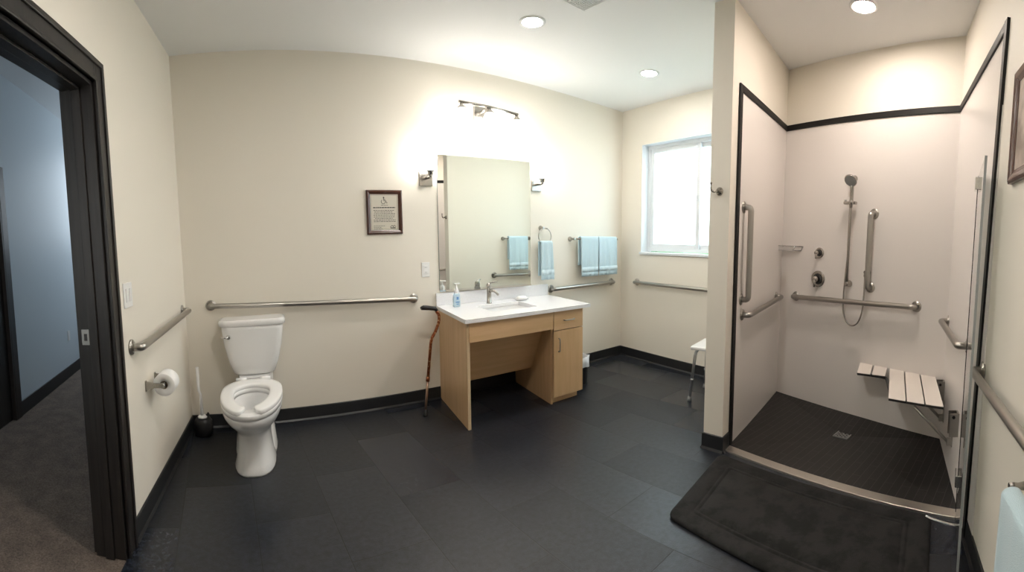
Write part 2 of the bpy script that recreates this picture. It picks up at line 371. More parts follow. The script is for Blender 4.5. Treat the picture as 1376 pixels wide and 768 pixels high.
# outside
mb = MB(); mb.m(M['lawn']).prism([(4.9,-6),(14,-6),(14,5),(4.9,5)], -.3, -.1); struct(mb.build('ground_outside'), 'lawn outside the window')
mb = MB(); mb.m(M['hedge'])
for i in range(90):
    x = 7.0+random.uniform(-.3,.5); y = random.uniform(-4.2,2.2); z = random.uniform(.1,1.45)
    mb.lathe([(.03,-.34),(.24,-.2),(.33,0),(.25,.2),(.05,.33)], (x,y,z), (random.uniform(-.4,.4),random.uniform(-.4,.4),1), 9)
tag(mb.build('hedge'), 'green hedge blurred behind the frosted window', 'hedge')

# ------------------------------------------------------------------ shower shell
ZT = 2.32; tw = .045
def panel(f, s0, s1, name, lab):
    return struct(wbox(f, s0, s1, 0, ZT-.01, 0, .004, M['panel'], name), lab)
panel(FS, .115, 1.15, 'shower_panel_left', 'smooth off-white panel on the shower left wall')
panel(FK, 0, 1.506, 'shower_panel_back', 'smooth off-white panel on the shower back wall')
panel(FR, 0, 1.17, 'shower_panel_right', 'smooth off-white panel on the shower right wall')
mb = MB(FS); mb.m(M['trim']); mb.box((.095,0,0),(.115+.025,ZT,.014),.004); mb.box((.14,ZT-tw,0),(1.152,ZT,.014),.004); struct(mb.build('trim_1'), 'dark edging around the left shower panel')
mb = MB(FK); mb.m(M['trim']); mb.box((0,ZT-tw,0),(1.505,ZT,.014),.004); struct(mb.build('trim_2'), 'dark edging along the top of the shower back wall')
mb = MB(FR); mb.m(M['trim']); mb.box((0,ZT-tw,0),(1.15,ZT,.014),.004)
mb.prism([(1.0,0),(1.045,0),(1.192,ZT-.0),(1.147,ZT-.0)], 0, .014)   # leans with the panel edge
struct(mb.build('trim_3'), 'dark edging around the right shower panel')
# shower floor, falling to the drain
def fz(x, y):
    return .012
mb = MB(); mb.m(M['showerfloor'])
ed = [(2.86,-2.13),(3.2,-2.11),(3.6,-2.085),(S1[0],S1[1]),(3.78,-2.45),(3.6,-2.9),(S2[0],S2[1]),(3.0,-3.51),(2.55,-3.565),(2.64,-3.2),(2.74,-2.7)]
hh = [.008,.02,.04,.06,.06,.06,.05,.03,.006,.006,.006]
b2 = bmesh.new(); cv = b2.verts.new((3.365,-2.785,.0075)); lo = [b2.verts.new((x,y,h)) for (x,y),h in zip(ed,hh)]; bt = [b2.verts.new((x,y,-.02)) for x,y in ed]
for i in range(len(ed)):
    j = (i+1)%len(ed); b2.faces.new((cv, lo[i], lo[j])); b2.faces.new((lo[i],bt[i],bt[j],lo[j]))
mb.merge(b2); struct(mb.build('floor_shower'), 'black strip-tiled shower floor')
# metal threshold
mb = MB(); mb.m(M['threshold']); a = Vector((2.886,-2.140)); c = Vector((2.575,-3.560)); nn = Vector((-(c-a).normalized().y, (c-a).normalized().x)).normalized()
if nn.x > 0: nn = -nn
mb.prism([tuple(a-nn*.0), tuple(c-nn*.0), tuple(c+nn*.075), tuple(a+nn*.068)], -.005, .013, .002)
struct(mb.build('trim_4'), 'satin metal strip across the shower entry')
t = thing('shower_drain', 'square metal drain in the shower floor', 'drain', (3.365,-2.785,.01))
TD = lambda p: Vector((3.365,-2.785,.0)) + Vector((Matrix.Rotation(-.21,3,'Z') @ Vector((p[0],p[1],0))).to_tuple()) + Vector((0,0,p[2]))
mb = MB(TD); mb.m(M['aluminium']); r_ = .055
for sx in (-1,1): mb.box((min(sx*r_,sx*(r_-.009)),-r_,.008),(max(sx*r_,sx*(r_-.009)),r_,.014)); mb.box((-r_+.009,min(sx*r_,sx*(r_-.009)),.008),(r_-.009,max(sx*r_,sx*(r_-.009)),.014))
mb.build('drain_frame', t)
mb = MB(TD); mb.m(M['darksteel']).box((-.045,-.045,.006),(.045,.045,.0095)); mb.m(M['aluminium'])
for i in range(6):
    for j in range(6):
        if (i+j) % 2: mb.box((-.044+i*.015,-.044+j*.015,.009),(-.044+i*.015+.012,-.044+j*.015+.012,.013))
for i in range(5): mb.box((-.046,-.037+i*.018,.009),(.046,-.033+i*.018,.0125)); 
mb.build('grate', t)

# ------------------------------------------------------------------ grab bars
def grab(f, p0, p1, label, out=.055, r=.0195, fl=.040, name='grab_rail'):
    """p0, p1 = (s,h) of the two flanges"""
    t = thing(name, label, 'grab bar', f((p0[0],p0[1],0)), 'stainless steel grab bars')
    mb = MB(f); mb.m(M['steel']); mb.tube([(p0[0],p0[1],.002),(p0[0],p0[1],out),(p1[0],p1[1],out),(p1[0],p1[1],.002)], r, 16, fillet=.05, fseg=8); mb.build('bar', t)
    for p in (p0,p1):
        mb = MB(f); mb.m(M['steel']); mb.lathe([(fl,0),(fl,.004),(fl*.93,.009),(fl*.55,.011),(r*1.25,.013)], (p[0],p[1],.0), (0,0,1), 24)
        mb.m(M['nickel'])
        for k in range(3):
            an = k*2*PI/3+.5; mb.sphere((p[0]+fl*.74*math.cos(an), p[1]+fl*.74*math.sin(an), .009), .004, 8)
        mb.build('flange', t)
    return t
grab(FL, (.12,.925), (1.255,.899), 'steel grab bar on the doorway wall above the paper roll')
grab(FB, (.19,.935), (1.79,.880), 'long steel grab bar on the wall above the toilet tank')
grab(FB, (3.252,.853), (4.150,.868), 'steel grab bar below the blue towels right of the vanity')
grab(FW, (.275,.874), (1.55,.876), 'steel grab bar on the wall under the window')
grab(FS, (.232,1.570), (.232,.962), 'upright steel grab bar at the shower entry')
grab(FS, (.262,.855), (1.02,.905), 'short level steel grab bar on the shower left wall')
grab(FK, (.885,1.590), (.885,1.050), 'upright steel grab bar beside the hand shower')
grab(FK, (.180,.912), (1.265,.948), 'long level steel grab bar across the shower back wall')
grab(FR, (.06,.882), (.775,.866), 'steel grab bar on the shower right wall above the fold seat')
grab(FR, (1.150,.838), (2.55,.838), 'steel grab bar nearest the camera, right of the glass door', out=.05, r=.0175)

# ------------------------------------------------------------------ toilet (slightly sheared frame: x shifts with y)
def TT(p): return Vector((.470 + p[0] + .115*(p[1]+.25), p[1], p[2]))
toi = thing('toilet', 'white two-piece toilet with an open-front seat', 'toilet', TT((0,-.5,0)))
def ell(cx, cy, a, bf, bb, z, k=28, p=2.0):
    """egg-shaped ring; bf front (towards -y) half length, bb back half length"""
    out = []
    for i in range(k):
        th = 2*PI*i/k; c, s = math.cos(th), math.sin(th)
        x = a*math.copysign(abs(c)**(2/p), c); y = (bb if s > 0 else bf)*math.copysign(abs(s)**(2/p), s)
        out.append((cx+x, cy+y, z))
    return out
# bowl and pedestal
mb = MB(TT); mb.m(M['china'])
rings = [ell(0,-.56,.128,.245,.30,0.0,28,2.6), ell(0,-.56,.130,.248,.30,.012,28,2.6), ell(0,-.56,.118,.235,.29,.05,28,2.5), ell(0,-.56,.108,.222,.28,.14,28,2.4),
         ell(0,-.56,.106,.225,.27,.22,28,2.3), ell(0,-.57,.125,.27,.25,.27,28,2.2), ell(0,-.60,.165,.335,.24,.33,28,2.1), ell(0,-.62,.183,.372,.23,.38,28,2.1), ell(0,-.62,.186,.378,.22,.415,28,2.1), ell(0,-.62,.182,.372,.215,.422,28,2.1),
         ell(0,-.64,.125,.285,.155,.422,28), ell(0,-.64,.115,.27,.14,.39,28), ell(0,-.63,.085,.19,.10,.29,28), ell(0,-.62,.04,.09,.05,.22,28)]
mb.loft(rings)
mb.loft([[(x,y,z) for x,y,z in ((-.10,-.27,z),(.10,-.27,z),(.13,-.05,z),(-.13,-.05,z))] for z in (.30,.445)], smooth=False)   # deck under the tank
mb.build('bowl', toi)
mb = MB(TT); mb.m(M['china'])   # trapway bulge down the sides
for sx in (-1,1): mb.loft([ell(sx*.085,-.37,.055,.20,.20,0,20), ell(sx*.085,-.37,.055,.20,.20,.015,20), ell(sx*.082,-.36,.045,.17,.17,.13,20), ell(sx*.07,-.35,.04,.12,.12,.2,20), ell(sx*.05,-.34,.02,.05,.05,.24,20)])
mb.build('foot', toi)
mb = MB(TT); mb.m(M['darksteel']); mb.lathe([(.075,0),(.075,.004)], (0,-.62,.245), (0,0,1)); 
for o_ in (): pass
mb = MB(TT); mb.m(mat('toilet_water',(.7,.74,.75),.02,Transmission_Weight=.6)); mb.loft([ell(0,-.63,.078,.17,.095,.274,28), ell(0,-.63,.078,.17,.095,.276,28)]); mb.build('water', toi)
# seat: U-shaped open front
mb = MB(TT); mb.m(M['seatplastic'])
def seat_ring(zs):
    pass
outer = []; inner = []
k = 40; gap = .36
b2 = bmesh.new(); sec = []
for i in range(k+1):
    th = -PI/2 + gap + (2*PI-2*gap)*i/k
    c, s = math.cos(th), math.sin(th)
    ro = (.190*c, (.385 if s < 0 else .225)*s*(1.0)); 
    if s > 0: ro = (.190*math.copysign(abs(c)**(.45+.25*abs(c)), c)*(1-.22*abs(s)**2), .245*abs(s)**.62)
    ri = (.110*c, (.280 if s < 0 else .130)*s)
    o2 = Vector((ro[0], -.63+ro[1])); i2 = Vector((ri[0], -.63+ri[1])); w = (o2-i2)
    row = []
    for t_, z_ in ((.03,.430),(.97,.430),(1,.433),(1.0,.446),(.985,.452),(.95,.455),(.75,.4565),(.5,.457),(.25,.4565),(.06,.455),(.015,.451),(0,.446),(0,.433)):
        q = i2 + w*t_; row.append((q.x, q.y, z_ + .012))
    sec.append(row)
sec = [[(r[0]*1,r[1],r[2]) for r in row] for row in sec]
def shrink(row, amt):
    c0 = Vector((0,0,0))
    for p in row: c0 += Vector(p)/len(row)
    return [tuple(c0 + (Vector(p)-c0)*amt) for p in row]
e0, e1 = sec[0], sec[-1]
st = lambda row, d, amt: [(p[0]+d[0], p[1]+d[1], p[2]) for p in shrink(row, amt)]
sec = [st(e0,(-.022,-.004),.45), st(e0,(-.014,-.002),.82)] + sec + [st(e1,(.014,-.002),.82), st(e1,(.022,-.004),.45)]
mb.loft(sec); seat = mb.build('seat', toi)
mb = MB(TT); mb.m(M['seatplastic']);   # raised ring below the seat
mb.loft([ell(0,-.62,.187,.380,.215,.410,28,2.1), ell(0,-.62,.191,.386,.222,.438,28,2.1), ell(0,-.62,.188,.384,.218,.442,28,2.1), ell(0,-.63,.112,.275,.135,.442,28), ell(0,-.63,.112,.275,.135,.410,28), ell(0,-.62,.187,.380,.215,.410,28,2.1)], cap=False)
mb.build('seat_riser', toi)
mb = MB(TT); mb.m(M['seatplastic'])
mb.bm.free()
for sx in (-1,1): mb = MB(TT); mb.m(M['seatplastic']); mb.tube([(sx*.045,-.385,.466),(sx*.115,-.385,.466)], .014, 10); mb.build('hinge', toi)
# tank
mb = MB(TT); mb.m(M['china'])
def rrect(w, d, y0, z, r=.05, k=6):
    out = []
    for cx, cy, a0 in ((w-r, y0-r*.0-.0, 0),):
        pass
    pts = [(w-r, -r, 0), (-w+r, -r, PI/2), (-w+r, -d+r, PI), (w-r, -d+r, 3*PI/2)]
    for cx, cy, a0 in pts:
        for i in range(k+1):
            a_ = a0 + i*PI/2/k; out.append((cx+r*math.cos(a_), y0+cy+r*math.sin(a_), z))
    return out
def trk(w0, d, y0, z, bow):
    """front edge bows outward"""
    return [(x, y - (bow*(1-(x/w0)**2) if y < y0-d*.6 else 0), z) for x,y,z in rrect(w0,d,y0,z)]
mb.loft([trk(.142,.17,-.035,.452,.018), trk(.150,.175,-.035,.462,.02), trk(.178,.185,-.033,.54,.022), trk(.205,.195,-.03,.66,.024), trk(.219,.20,-.03,.775,.026), trk(.219,.20,-.03,.80,.026)])
tank = mb.build('tank', toi)
mb = MB(TT); mb.m(M['china'])
mb.loft([trk(.226,.207,-.027,.800,.027), trk(.236,.216,-.022,.806,.030), trk(.238,.218,-.021,.832,.030), trk(.232,.212,-.024,.843,.029), trk(.215,.195,-.032,.846,.026)])
mb.build('tank_lid', toi)
mb = MB(TT); mb.m(M['chrome']); mb.lathe([(.017,0),(.017,.006),(.012,.012),(.012,.022)], (-.165,-.243,.733), (0,-1,0)); mb.tube([(-.165,-.262,.733),(-.185,-.264,.735),(-.215,-.262,.737)], [.009,.008,.006], 10); mb.build('flush_lever', toi)

# toilet brush
t = thing('toilet_brush', 'white toilet brush standing in a black holder', 'toilet brush', (.075,-.115,0))
mb = MB(); mb.m(M['black']); mb.lathe([(.055,0),(.064,.004),(.068,.05),(.066,.105),(.052,.125),(.040,.132),(.040,.11)], (.088,-.125,0), (0,0,1), 24)
mb.tube([(.112,-.125,.128),(.132,-.125,.155),(.128,-.125,.165),(.108,-.125,.138)], .005, 8); mb.build('holder', t)
mb = MB(); mb.m(M['seatplastic']); mb.tube([(.082,-.125,.12),(.079,-.125,.30),(.068,-.125,.33),(.066,-.125,.505)], [.013,.010,.010,.012], 12); mb.lathe([(.034,0),(.036,.012),(.02,.022)], (.084,-.125,.126)); mb.build('handle', t)

# toilet paper holder and roll
t = thing('toilet_paper_holder', 'satin nickel paper holder with two posts on the doorway wall', 'paper holder', FL((.98,.65,0)))
for s_ in (.905, 1.075):
    mb = MB(FL); mb.m(M['nickel']); mb.box((s_-.009,.625,0),(s_+.009,.683,.007),.002)
    mb.loft([[(s_-.008,.632,.006),(s_+.008,.632,.006),(s_+.008,.677,.006),(s_-.008,.677,.006)],[(s_-.007,.645,.05),(s_+.007,.645,.05),(s_+.007,.669,.05),(s_-.007,.669,.05)],[(s_-.007,.646,.092),(s_+.007,.646,.092),(s_+.007,.668,.092),(s_-.007,.668,.092)]], smooth=False)
    mb.lathe([(.013,-.009),(.015,0),(.013,.009)], (s_,.657,.092), (1,0,0), 16); mb.build('post', t)
mb = MB(FL); mb.m(M['nickel']).tube([(.905,.657,.090),(1.075,.657,.090)], .008, 12); mb.build('spindle', t)
t = thing('toilet_paper_roll', 'full white toilet paper roll on the nickel holder', 'toilet paper', FL((.98,.65,.09)))
mb = MB(FL); mb.m(M['paper']).lathe([(.022,-.052),(.058,-.052),(.060,-.050),(.060,.050),(.058,.052),(.022,.052),(.022,-.052)], (.988,.650,.090), (1,0,0), 32, cap=False); mb.build('paper', t)
mb = MB(FL); mb.m(mat('cardboard',(.30,.24,.18),.9)).lathe([(.0205,-.051),(.022,-.051),(.022,.051),(.0205,.051),(.0205,-.051)], (.988,.650,.090), (1,0,0), 24, cap=False); mb.build('core', t)

# switches
def plate(f, s, h, wd, ht, label, name, cat):
    t = thing(name, label, cat, f((s,h,0))); mb = MB(f); mb.m(M['whiteplastic']).box((s-wd/2,h-ht/2,0),(s+wd/2,h+ht/2,.006),.0025); mb.build('cover_plate', t); return t
t = plate(FL, 1.255, 1.155, .118, .120, 'white double rocker switch beside the door frame', 'light_switch', 'light switch')
for ds in (-.024,.024):
    mb = MB(FL); mb.m(M['seatplastic']); s_ = 1.255+ds
    mb.loft([[(s_-.016,1.155-.033,.005),(s_+.016,1.155-.033,.005),(s_+.016,1.155+.033,.005),(s_-.016,1.155+.033,.005)],[(s_-.015,1.155-.032,.008),(s_+.015,1.155-.032,.008),(s_+.015,1.155+.032,.012),(s_-.015,1.155+.032,.012)]], smooth=False); mb.build('rocker', t)
t = plate(FB, 1.905, 1.108, .072, .122, 'white outlet left of the mirror above the cane', 'wall_outlet', 'outlet')
mb = MB(FB); mb.m(M['seatplastic']).box((1.888,1.074,.004),(1.922,1.142,.009),.002); mb.m(M['ink'])
for dz in (-.02,.02):
    for ds in (-.006,.006): mb.box((1.905+ds-.001,1.108+dz-.005,.008),(1.905+ds+.001,1.108+dz+.005,.0095))
mb.build('socket', t)

# ------------------------------------------------------------------ certificate
t = thing('framed_certificate', 'brown framed accessibility certificate on the wall left of the mirror', 'framed certificate', FB((1.56,1.58,0)))
x0, x1, zz0, zz1 = 1.412, 1.708, 1.408, 1.752
def pframe(mb, f, x0, x1, z0, z1, w):
    prof = [(0,0),(0,.016),(.010,.022),(w*.6,.018),(w*.75,.014),(w,.010),(w,0)]
    cs = [(x0,z0,1,1),(x1,z0,-1,1),(x1,z1,-1,-1),(x0,z1,1,-1)]
    rs = [[(cx+sx*a, cz+sz*a, d) for a,d in prof] for cx,cz,sx,sz in cs]
    mb.loft(rs+[rs[0]], cap=False, smooth=False)
mb = MB(FB); mb.m(M['frame']); pframe(mb, FB, x0, x1, zz0, zz1, .032); mb.build('frame', t)
mb = MB(FB); mb.m(M['mat']).box((x0+.03,zz0+.03,.001),(x1-.03,zz1-.03,.008)); doc = mb.build('certificate', t)
mb = MB(FB); mb.m(M['inkred']); ring(mb, x0+.038, x1-.038, zz0+.038, zz1-.038, .0018, .008, .0085, 0); mb.build('border', doc)
mb = MB(FB); mb.m(M['ink']); cx, cz = 1.560, 1.672     # wheelchair symbol
mb.lathe([(.006,0),(.006,.0012)], (cx-.004,cz+.022,.008), (0,0,1), 12)
def stroke(pts, w):
    for (a0,b0),(a1,b1) in zip(pts, pts[1:]):
        d = Vector((a1-a0,b1-b0)); n_ = Vector((-d.y,d.x)).normalized()*w/2; e = d.normalized()*w*.3
        q = [Vector((a0,b0))-e+n_, Vector((a0,b0))-e-n_, Vector((a1,b1))+e-n_, Vector((a1,b1))+e+n_]
        mb.loft([[(p.x,p.y,.008) for p in q],[(p.x,p.y,.0092) for p in q]], smooth=False)
stroke([(cx-.004,cz+.016),(cx-.002,cz-.002),(cx+.012,cz-.002),(cx+.020,cz-.020),(cx+.026,cz-.018)], .0042)
stroke([(cx-.003,cz+.008),(cx+.009,cz+.008)], .0035)
stroke([(cx-.006+.017*math.cos(a_)-.002, cz-.010+.017*math.sin(a_)) for a_ in [2.3+i*.36 for i in range(12)]], .0036)
mb.build('wheelchair_symbol', doc)
mb = MB(FB); mb.m(M['ink'])
def words(z, xa, xb, h, gap=.004):
    x = xa
    while x < xb-.004:
        w = min(random.uniform(.008,.022), xb-x); mb.box((x,z,.008),(x+w,z+h,.0088)); x += w+gap
words(1.634,1.532,1.590,.003); words(1.612,1.466,1.652,.008,.003); mb.build('heading_text', doc); mb = MB(FB); mb.m(M['ink'])
for i, (xa,xb) in enumerate([(1.468,1.64),(1.475,1.625),(1.472,1.648),(1.468,1.645),(1.47,1.65),(1.48,1.63),(1.468,1.652),(1.468,1.652)]): words(1.592-i*.0125, xa, xb, .0042)
mb.build('body_text', doc); mb = MB(FB); mb.m(M['ink'])
words(1.472,1.466,1.560,.003); words(1.460,1.466,1.53,.003); words(1.450,1.470,1.545,.003)
mb.build('footer_text', doc)
mb = MB(FB); mb.m(M['ink']); mb.box((1.606,1.452,.008),(1.650,1.460,.0088)); stroke([(1.604,1.462),(1.620,1.476),(1.636,1.462)], .004); stroke([(1.628,1.470),(1.640,1.478),(1.652,1.464)], .003); mb.build('house_logo', doc)

# ------------------------------------------------------------------ mirror (hung a little proud on its right side)
t = thing('wall_mirror', 'large frameless mirror above the vanity', 'mirror', FB((2.48,1.48,0)))
xa, xb, za, zb, dr = 2.028, 2.935, .928, 2.048, .085
mb = MB(FB); mb.m(M['mirroredge']); mb.loft([[(xa,z,.002),(xb,z,.002),(xb,z,dr-.001),(xa,z,.007)] for z in (za,zb)], smooth=False); mb.build('backing', t)
mb = MB(FB); mb.m(M['mirror']); mb.loft([[(xa+.002,z,.007),(xb-.002,z,dr-.001),(xb-.002,z,dr+.001),(xa+.002,z,.009)] for z in (za+.002,zb-.002)], smooth=False); mb.build('glass', t)
mb = MB(FB); mb.m(M['chrome']); mb.loft([[(xa-.002,z,.0),(xb+.002,z,.0),(xb+.002,z,dr+.006),(xa-.002,z,.014)] for z in (za-.012,za+.004)], smooth=False); mb.build('bottom_channel', t)

# ------------------------------------------------------------------ vanity light and sconces
t = thing('vanity_light', 'nickel bar light with three lit shades above the mirror', 'vanity light', FB((2.45,2.42,0)))
mb = MB(FB); mb.m(M['nickel']).box((2.392,2.345,0),(2.512,2.480,.018),.003); mb.build('back_plate', t)
mb = MB(FB); mb.m(M['nickel']); mb.tube([(2.45,2.43,.018),(2.45,2.43,.09),(2.49,2.452,.115)], .012, 12, fillet=.02); mb.tube([(2.182,2.462,.12),(2.48,2.458,.118),(2.775,2.436,.12)], .012, 12); mb.build('arm', t)
def shade_down(x, z, par):
    mb = MB(FB); mb.m(M['nickel']); mb.lathe([(.013,.0),(.016,-.018),(.046,-.044),(.046,-.050)], (x,z,.12), (0,1,0), 20); c_ = mb.build('lamp_holder', par)
    mb = MB(FB); mb.m(M['shade']); mb.lathe([(.034,-.048),(.048,-.07),(.056,-.11),(.058,-.15),(.05,-.155)], (x,z,.12), (0,1,0), 20); mb.build('glass_shade', c_)
for x, z in ((2.208,2.455),(2.48,2.449),(2.762,2.430)): shade_down(x, z, t)
def sconce(x, z, lab):
    t = thing('wall_sconce', lab, 'sconce', FB((x,z,0)))
    mb = MB(FB); mb.m(M['nickel']).box((x-.058,z-.062,0),(x+.058,z+.058,.016),.003); mb.build('back_plate', t)
    mb = MB(FB); mb.m(M['nickel']); mb.tube([(x,z+.0,.014),(x+.0,z+.0,.10),(x,z+.035,.10)], .011, 12, fillet=.02); mb.lathe([(.011,0),(.020,.008),(.020,.03),(.036,.036),(.036,.040)], (x,z+.01,.10), (0,1,0), 20); mb.build('arm', t)
    mb = MB(FB); mb.m(M['shade']); mb.lathe([(.033,.050),(.046,.070),(.054,.12),(.056,.16),(.05,.165)], (x,z,.10), (0,1,0), 20); mb.build('glass_shade', t)
sconce(1.925, 1.852, 'nickel wall sconce left of the mirror with its lit shade up')
sconce(3.070, 1.860, 'nickel wall sconce right of the mirror with its lit shade up')

# ------------------------------------------------------------------ vanity: local x from the left edge, y 0 at wall to negative front; sheared like the room
def TV(p): return Vector((2.005 + p[0] + .21*p[1], p[1], p[2]))
VW = 1.165
van = thing('vanity_cabinet', 'maple vanity with open knee space and drawer cabinet on the right', 'vanity', TV((.5,-.3,0)))
mb = MB(TV); mb.m(M['maple']).box((.012,-.702,0),(.036,-.002,.772),.001); mb.m(M['maple_edge']).box((.0121,-.7045,0),(.0359,-.702,.772)); mb.build('side_panel', van)
mb = MB(TV); mb.m(M['mapleh']).box((.030,-.712,.628),(.802,-.692,.772),.0015); mb.build('apron', van)
# sloping knee panel
mb = MB(TV); mb.m(M['mapleh']); mb.loft([[(x,-.34,.225),(x,-.322,.219),(x,-.60,.74),(x,-.618,.74)] for x in (.036,.80)], smooth=False); mb.build('knee_panel', van)
mb = MB(TV); mb.m(M['maple']); mb.box((.800,-.676,.0),(.818,-.002,.772)); mb.box((1.118,-.676,.07),(1.136,-.002,.772)); mb.box((.818,-.676,.07),(1.118,-.002,.088)); mb.box((.818,-.02,.07),(1.118,-.002,.772)); mb.box((.818,-.676,.750),(1.118,-.60,.772)); mb.build('cabinet_box', van)
mb = MB(TV); mb.m(M['maple']).box((.818,-.655,0),(1.108,-.05,.07)); mb.build('toe_kick', van)
mb = MB(TV); mb.m(M['mapleh']).box((.808,-.712,.614),(1.132,-.692,.769),.0015); dr_ = mb.build('drawer', van)
def pull(pts, par):
    mb = MB(TV); mb.m(M['steel']); mb.tube(pts, .0045, 10, fillet=.014); mb.build('handle', par)
pull([(.915,-.711,.690),(.915,-.736,.690),(1.025,-.736,.690),(1.025,-.711,.690)], dr_)
mb = MB(TV); mb.m(M['maple']).box((.808,-.712,.062),(1.132,-.692,.607),.0015); do_ = mb.build('door', van)
pull([(.858,-.711,.545),(.858,-.736,.545),(.858,-.736,.440),(.858,-.711,.440)], do_)
# countertop with a cut-out, sink below
t = thing('countertop', 'white quartz countertop with low backsplash', 'countertop', TV((.5,-.3,.77)))
mb = MB(TV); mb.m(M['quartz']); cx0, cx1, cy0, cy1 = .295, .735, -.555, -.215; X1 = VW+.036
zc0, zc1 = .772, .800
for a, c in (((-.012,-.742),(cx0,-.001)),((cx1,-.742),(X1,-.001)),((cx0,-.742),(cx1,cy0)),((cx0,cy1),(cx1,-.001))): mb.box((a[0],a[1],zc0),(c[0],c[1],zc1))
mb.build('slab', t)
mb = MB(TV); mb.m(M['quartz']).box((-.012,-.020,zc1),(X1,-.001,.905),.0015); mb.build('backsplash', t)
t = thing('sink', 'rectangular white undermount sink in the countertop', 'sink', TV((.56,-.4,.7)))
mb = MB(TV); mb.m(M['china']); 
def rr(x0_,x1_,y0_,y1_,z,r=.03):
    return [(x,y,z) for x,y in [(x1_-r+r*math.cos(a_), y1_-r+r*math.sin(a_)) for a_ in (0,PI/6,PI/3,PI/2)] + [(x0_+r+r*math.cos(a_), y1_-r+r*math.sin(a_)) for a_ in (PI/2,2*PI/3,5*PI/6,PI)] + [(x0_+r+r*math.cos(a_), y0_+r+r*math.sin(a_)) for a_ in (PI,7*PI/6,4*PI/3,3*PI/2)] + [(x1_-r+r*math.cos(a_), y0_+r+r*math.sin(a_)) for a_ in (3*PI/2,5*PI/3,11*PI/6,2*PI)]]
e = .012
mb.loft([rr(cx0-e,cx1+e,cy0-e,cy1+e,.771), rr(cx0-.004,cx1+.004,cy0-.004,cy1+.004,.771), rr(cx0+.01,cx1-.01,cy0+.01,cy1-.01,.70), rr(cx0+.03,cx1-.03,cy0+.03,cy1-.03,.655), rr(cx0+.05,cx1-.05,cy0+.05,cy1-.05,.645)], cap=False)
mb.loft([rr(cx0+.05,cx1-.05,cy0+.05,cy1-.05,.645), rr(cx0+.05,cx1-.05,cy0+.05,cy1-.05,.640)], cap=True); mb.build('basin', t)
mb = MB(TV); mb.m(M['chrome']).lathe([(.022,0),(.022,.003),(.01,.004)], ((cx0+cx1)/2,-.40,.645)); mb.build('drain', t)
t = thing('faucet', 'brushed nickel single lever faucet behind the sink', 'faucet', TV((.455,-.14,.8)))
fx, fy = .452, -.150
mb = MB(TV); mb.m(M['nickel']); mb.lathe([(.027,0),(.027,.004),(.0225,.007),(.0215,.09),(.020,.135),(.021,.14)], (fx,fy,.80)); mb.build('body', t)
mb = MB(TV); mb.m(M['nickel']); mb.tube([(fx,fy-.01,.905),(fx+.015,fy-.05,.915),(fx+.03,fy-.085,.905),(fx+.045,fy-.11,.880)], [.013,.012,.011,.011], 12, fillet=.02); mb.build('spout', t)
mb = MB(TV); mb.m(M['nickel']); mb.lathe([(.021,0),(.0215,.012),(.018,.028),(.008,.036)], (fx,fy,.942)); mb.tube([(fx,fy,.968),(fx+.02,fy-.02,.982),(fx+.06,fy-.05,.984)], [.008,.007,.005], 10, fillet=.02); mb.build('lever', t)
# soap dispenser
t = thing('soap_dispenser', 'clear blue foaming hand soap bottle with white pump', 'soap dispenser', TV((.13,-.13,.8)))
sx_, sy_ = .128, -.165
mb = MB(TV); mb.m(M['bottle']); mb.loft([ell(sx_,sy_,a_,b_,b_,z_,20,2.4) for a_,b_,z_ in ((.030,.020,.801),(.034,.024,.806),(.034,.024,.87),(.031,.022,.900),(.022,.017,.916))]); mb.build('bottle', t)
mb = MB(TV); mb.m(M['seatplastic']); mb.lathe([(.020,.112),(.021,.118),(.021,.135),(.013,.155),(.007,.165),(.007,.190)], (sx_,sy_,.80)); mb.box((sx_-.020,sy_-.014,.986),(sx_+.034,sy_+.012,.996),.004); mb.build('pump', t)
mb = MB(TV); mb.m(M['soaplabel']); mb.box((sx_-.008,sy_-.0262,.862),(sx_+.012,sy_-.0235,.885),.001); mb.box((sx_-.016,sy_-.0262,.838),(sx_+.018,sy_-.0235,.846),.001); mb.box((sx_-.010,sy_-.0262,.822),(sx_+.012,sy_-.0235,.828),.001); mb.build('label_print', t)
# soap dish + bar
t = thing('soap_dish', 'oval white soap dish on the countertop right of the sink', 'soap dish', TV((.83,-.15,.8)))
dx, dy = .790, -.170
mb = MB(TV); mb.m(M['china']); mb.loft([ell(dx,dy,a_,b_,b_,z_,26) for a_,b_,z_ in ((.055,.03,.800),(.058,.033,.803),(.082,.050,.818),(.084,.052,.821),(.078,.046,.820),(.055,.03,.808))]); mb.build('dish', t)
mb = MB(TV); mb.m(M['soap']); mb.loft([ell(dx,dy,a_,b_,b_,z_,22,2.5) for a_,b_,z_ in ((.04,.022,.809),(.050,.030,.814),(.052,.032,.824),(.046,.027,.834),(.03,.016,.838))]); tag(mb.build('soap_bar'), 'white bar of soap lying in the oval dish', 'soap')

# walking cane leaning at the vanity
t = thing('walking_cane', 'bronze walking cane with black grip leaning by the vanity', 'cane', (1.73,-.3,0))
mb = MB(); mb.m(M['grip']); mb.tube([(1.715,-.300,.838),(1.735,-.300,.842),(1.780,-.300,.836),(1.832,-.300,.826),(1.850,-.300,.808)], [.013,.019,.018,.016,.012], 12); mb.build('grip', t)
mb = MB(); mb.m(M['bronze']); mb.tube([(1.842,-.3,.806),(1.866,-.3,.775),(1.864,-.3,.72),(1.828,-.3,.640),(1.798,-.3,.600),(1.789,-.3,.56),(1.757,-.3,.285)], .0115, 12, fillet=.03); mb.build('shaft', t)
mb = MB(); mb.m(M['canelow']); mb.tube([(1.757,-.3,.29),(1.729,-.3,.03)], .0095, 12); mb.m(M['bronze']); mb.tube([(1.759,-.3,.305),(1.755,-.3,.268)], .0145, 12); mb.build('lower_shaft', t)
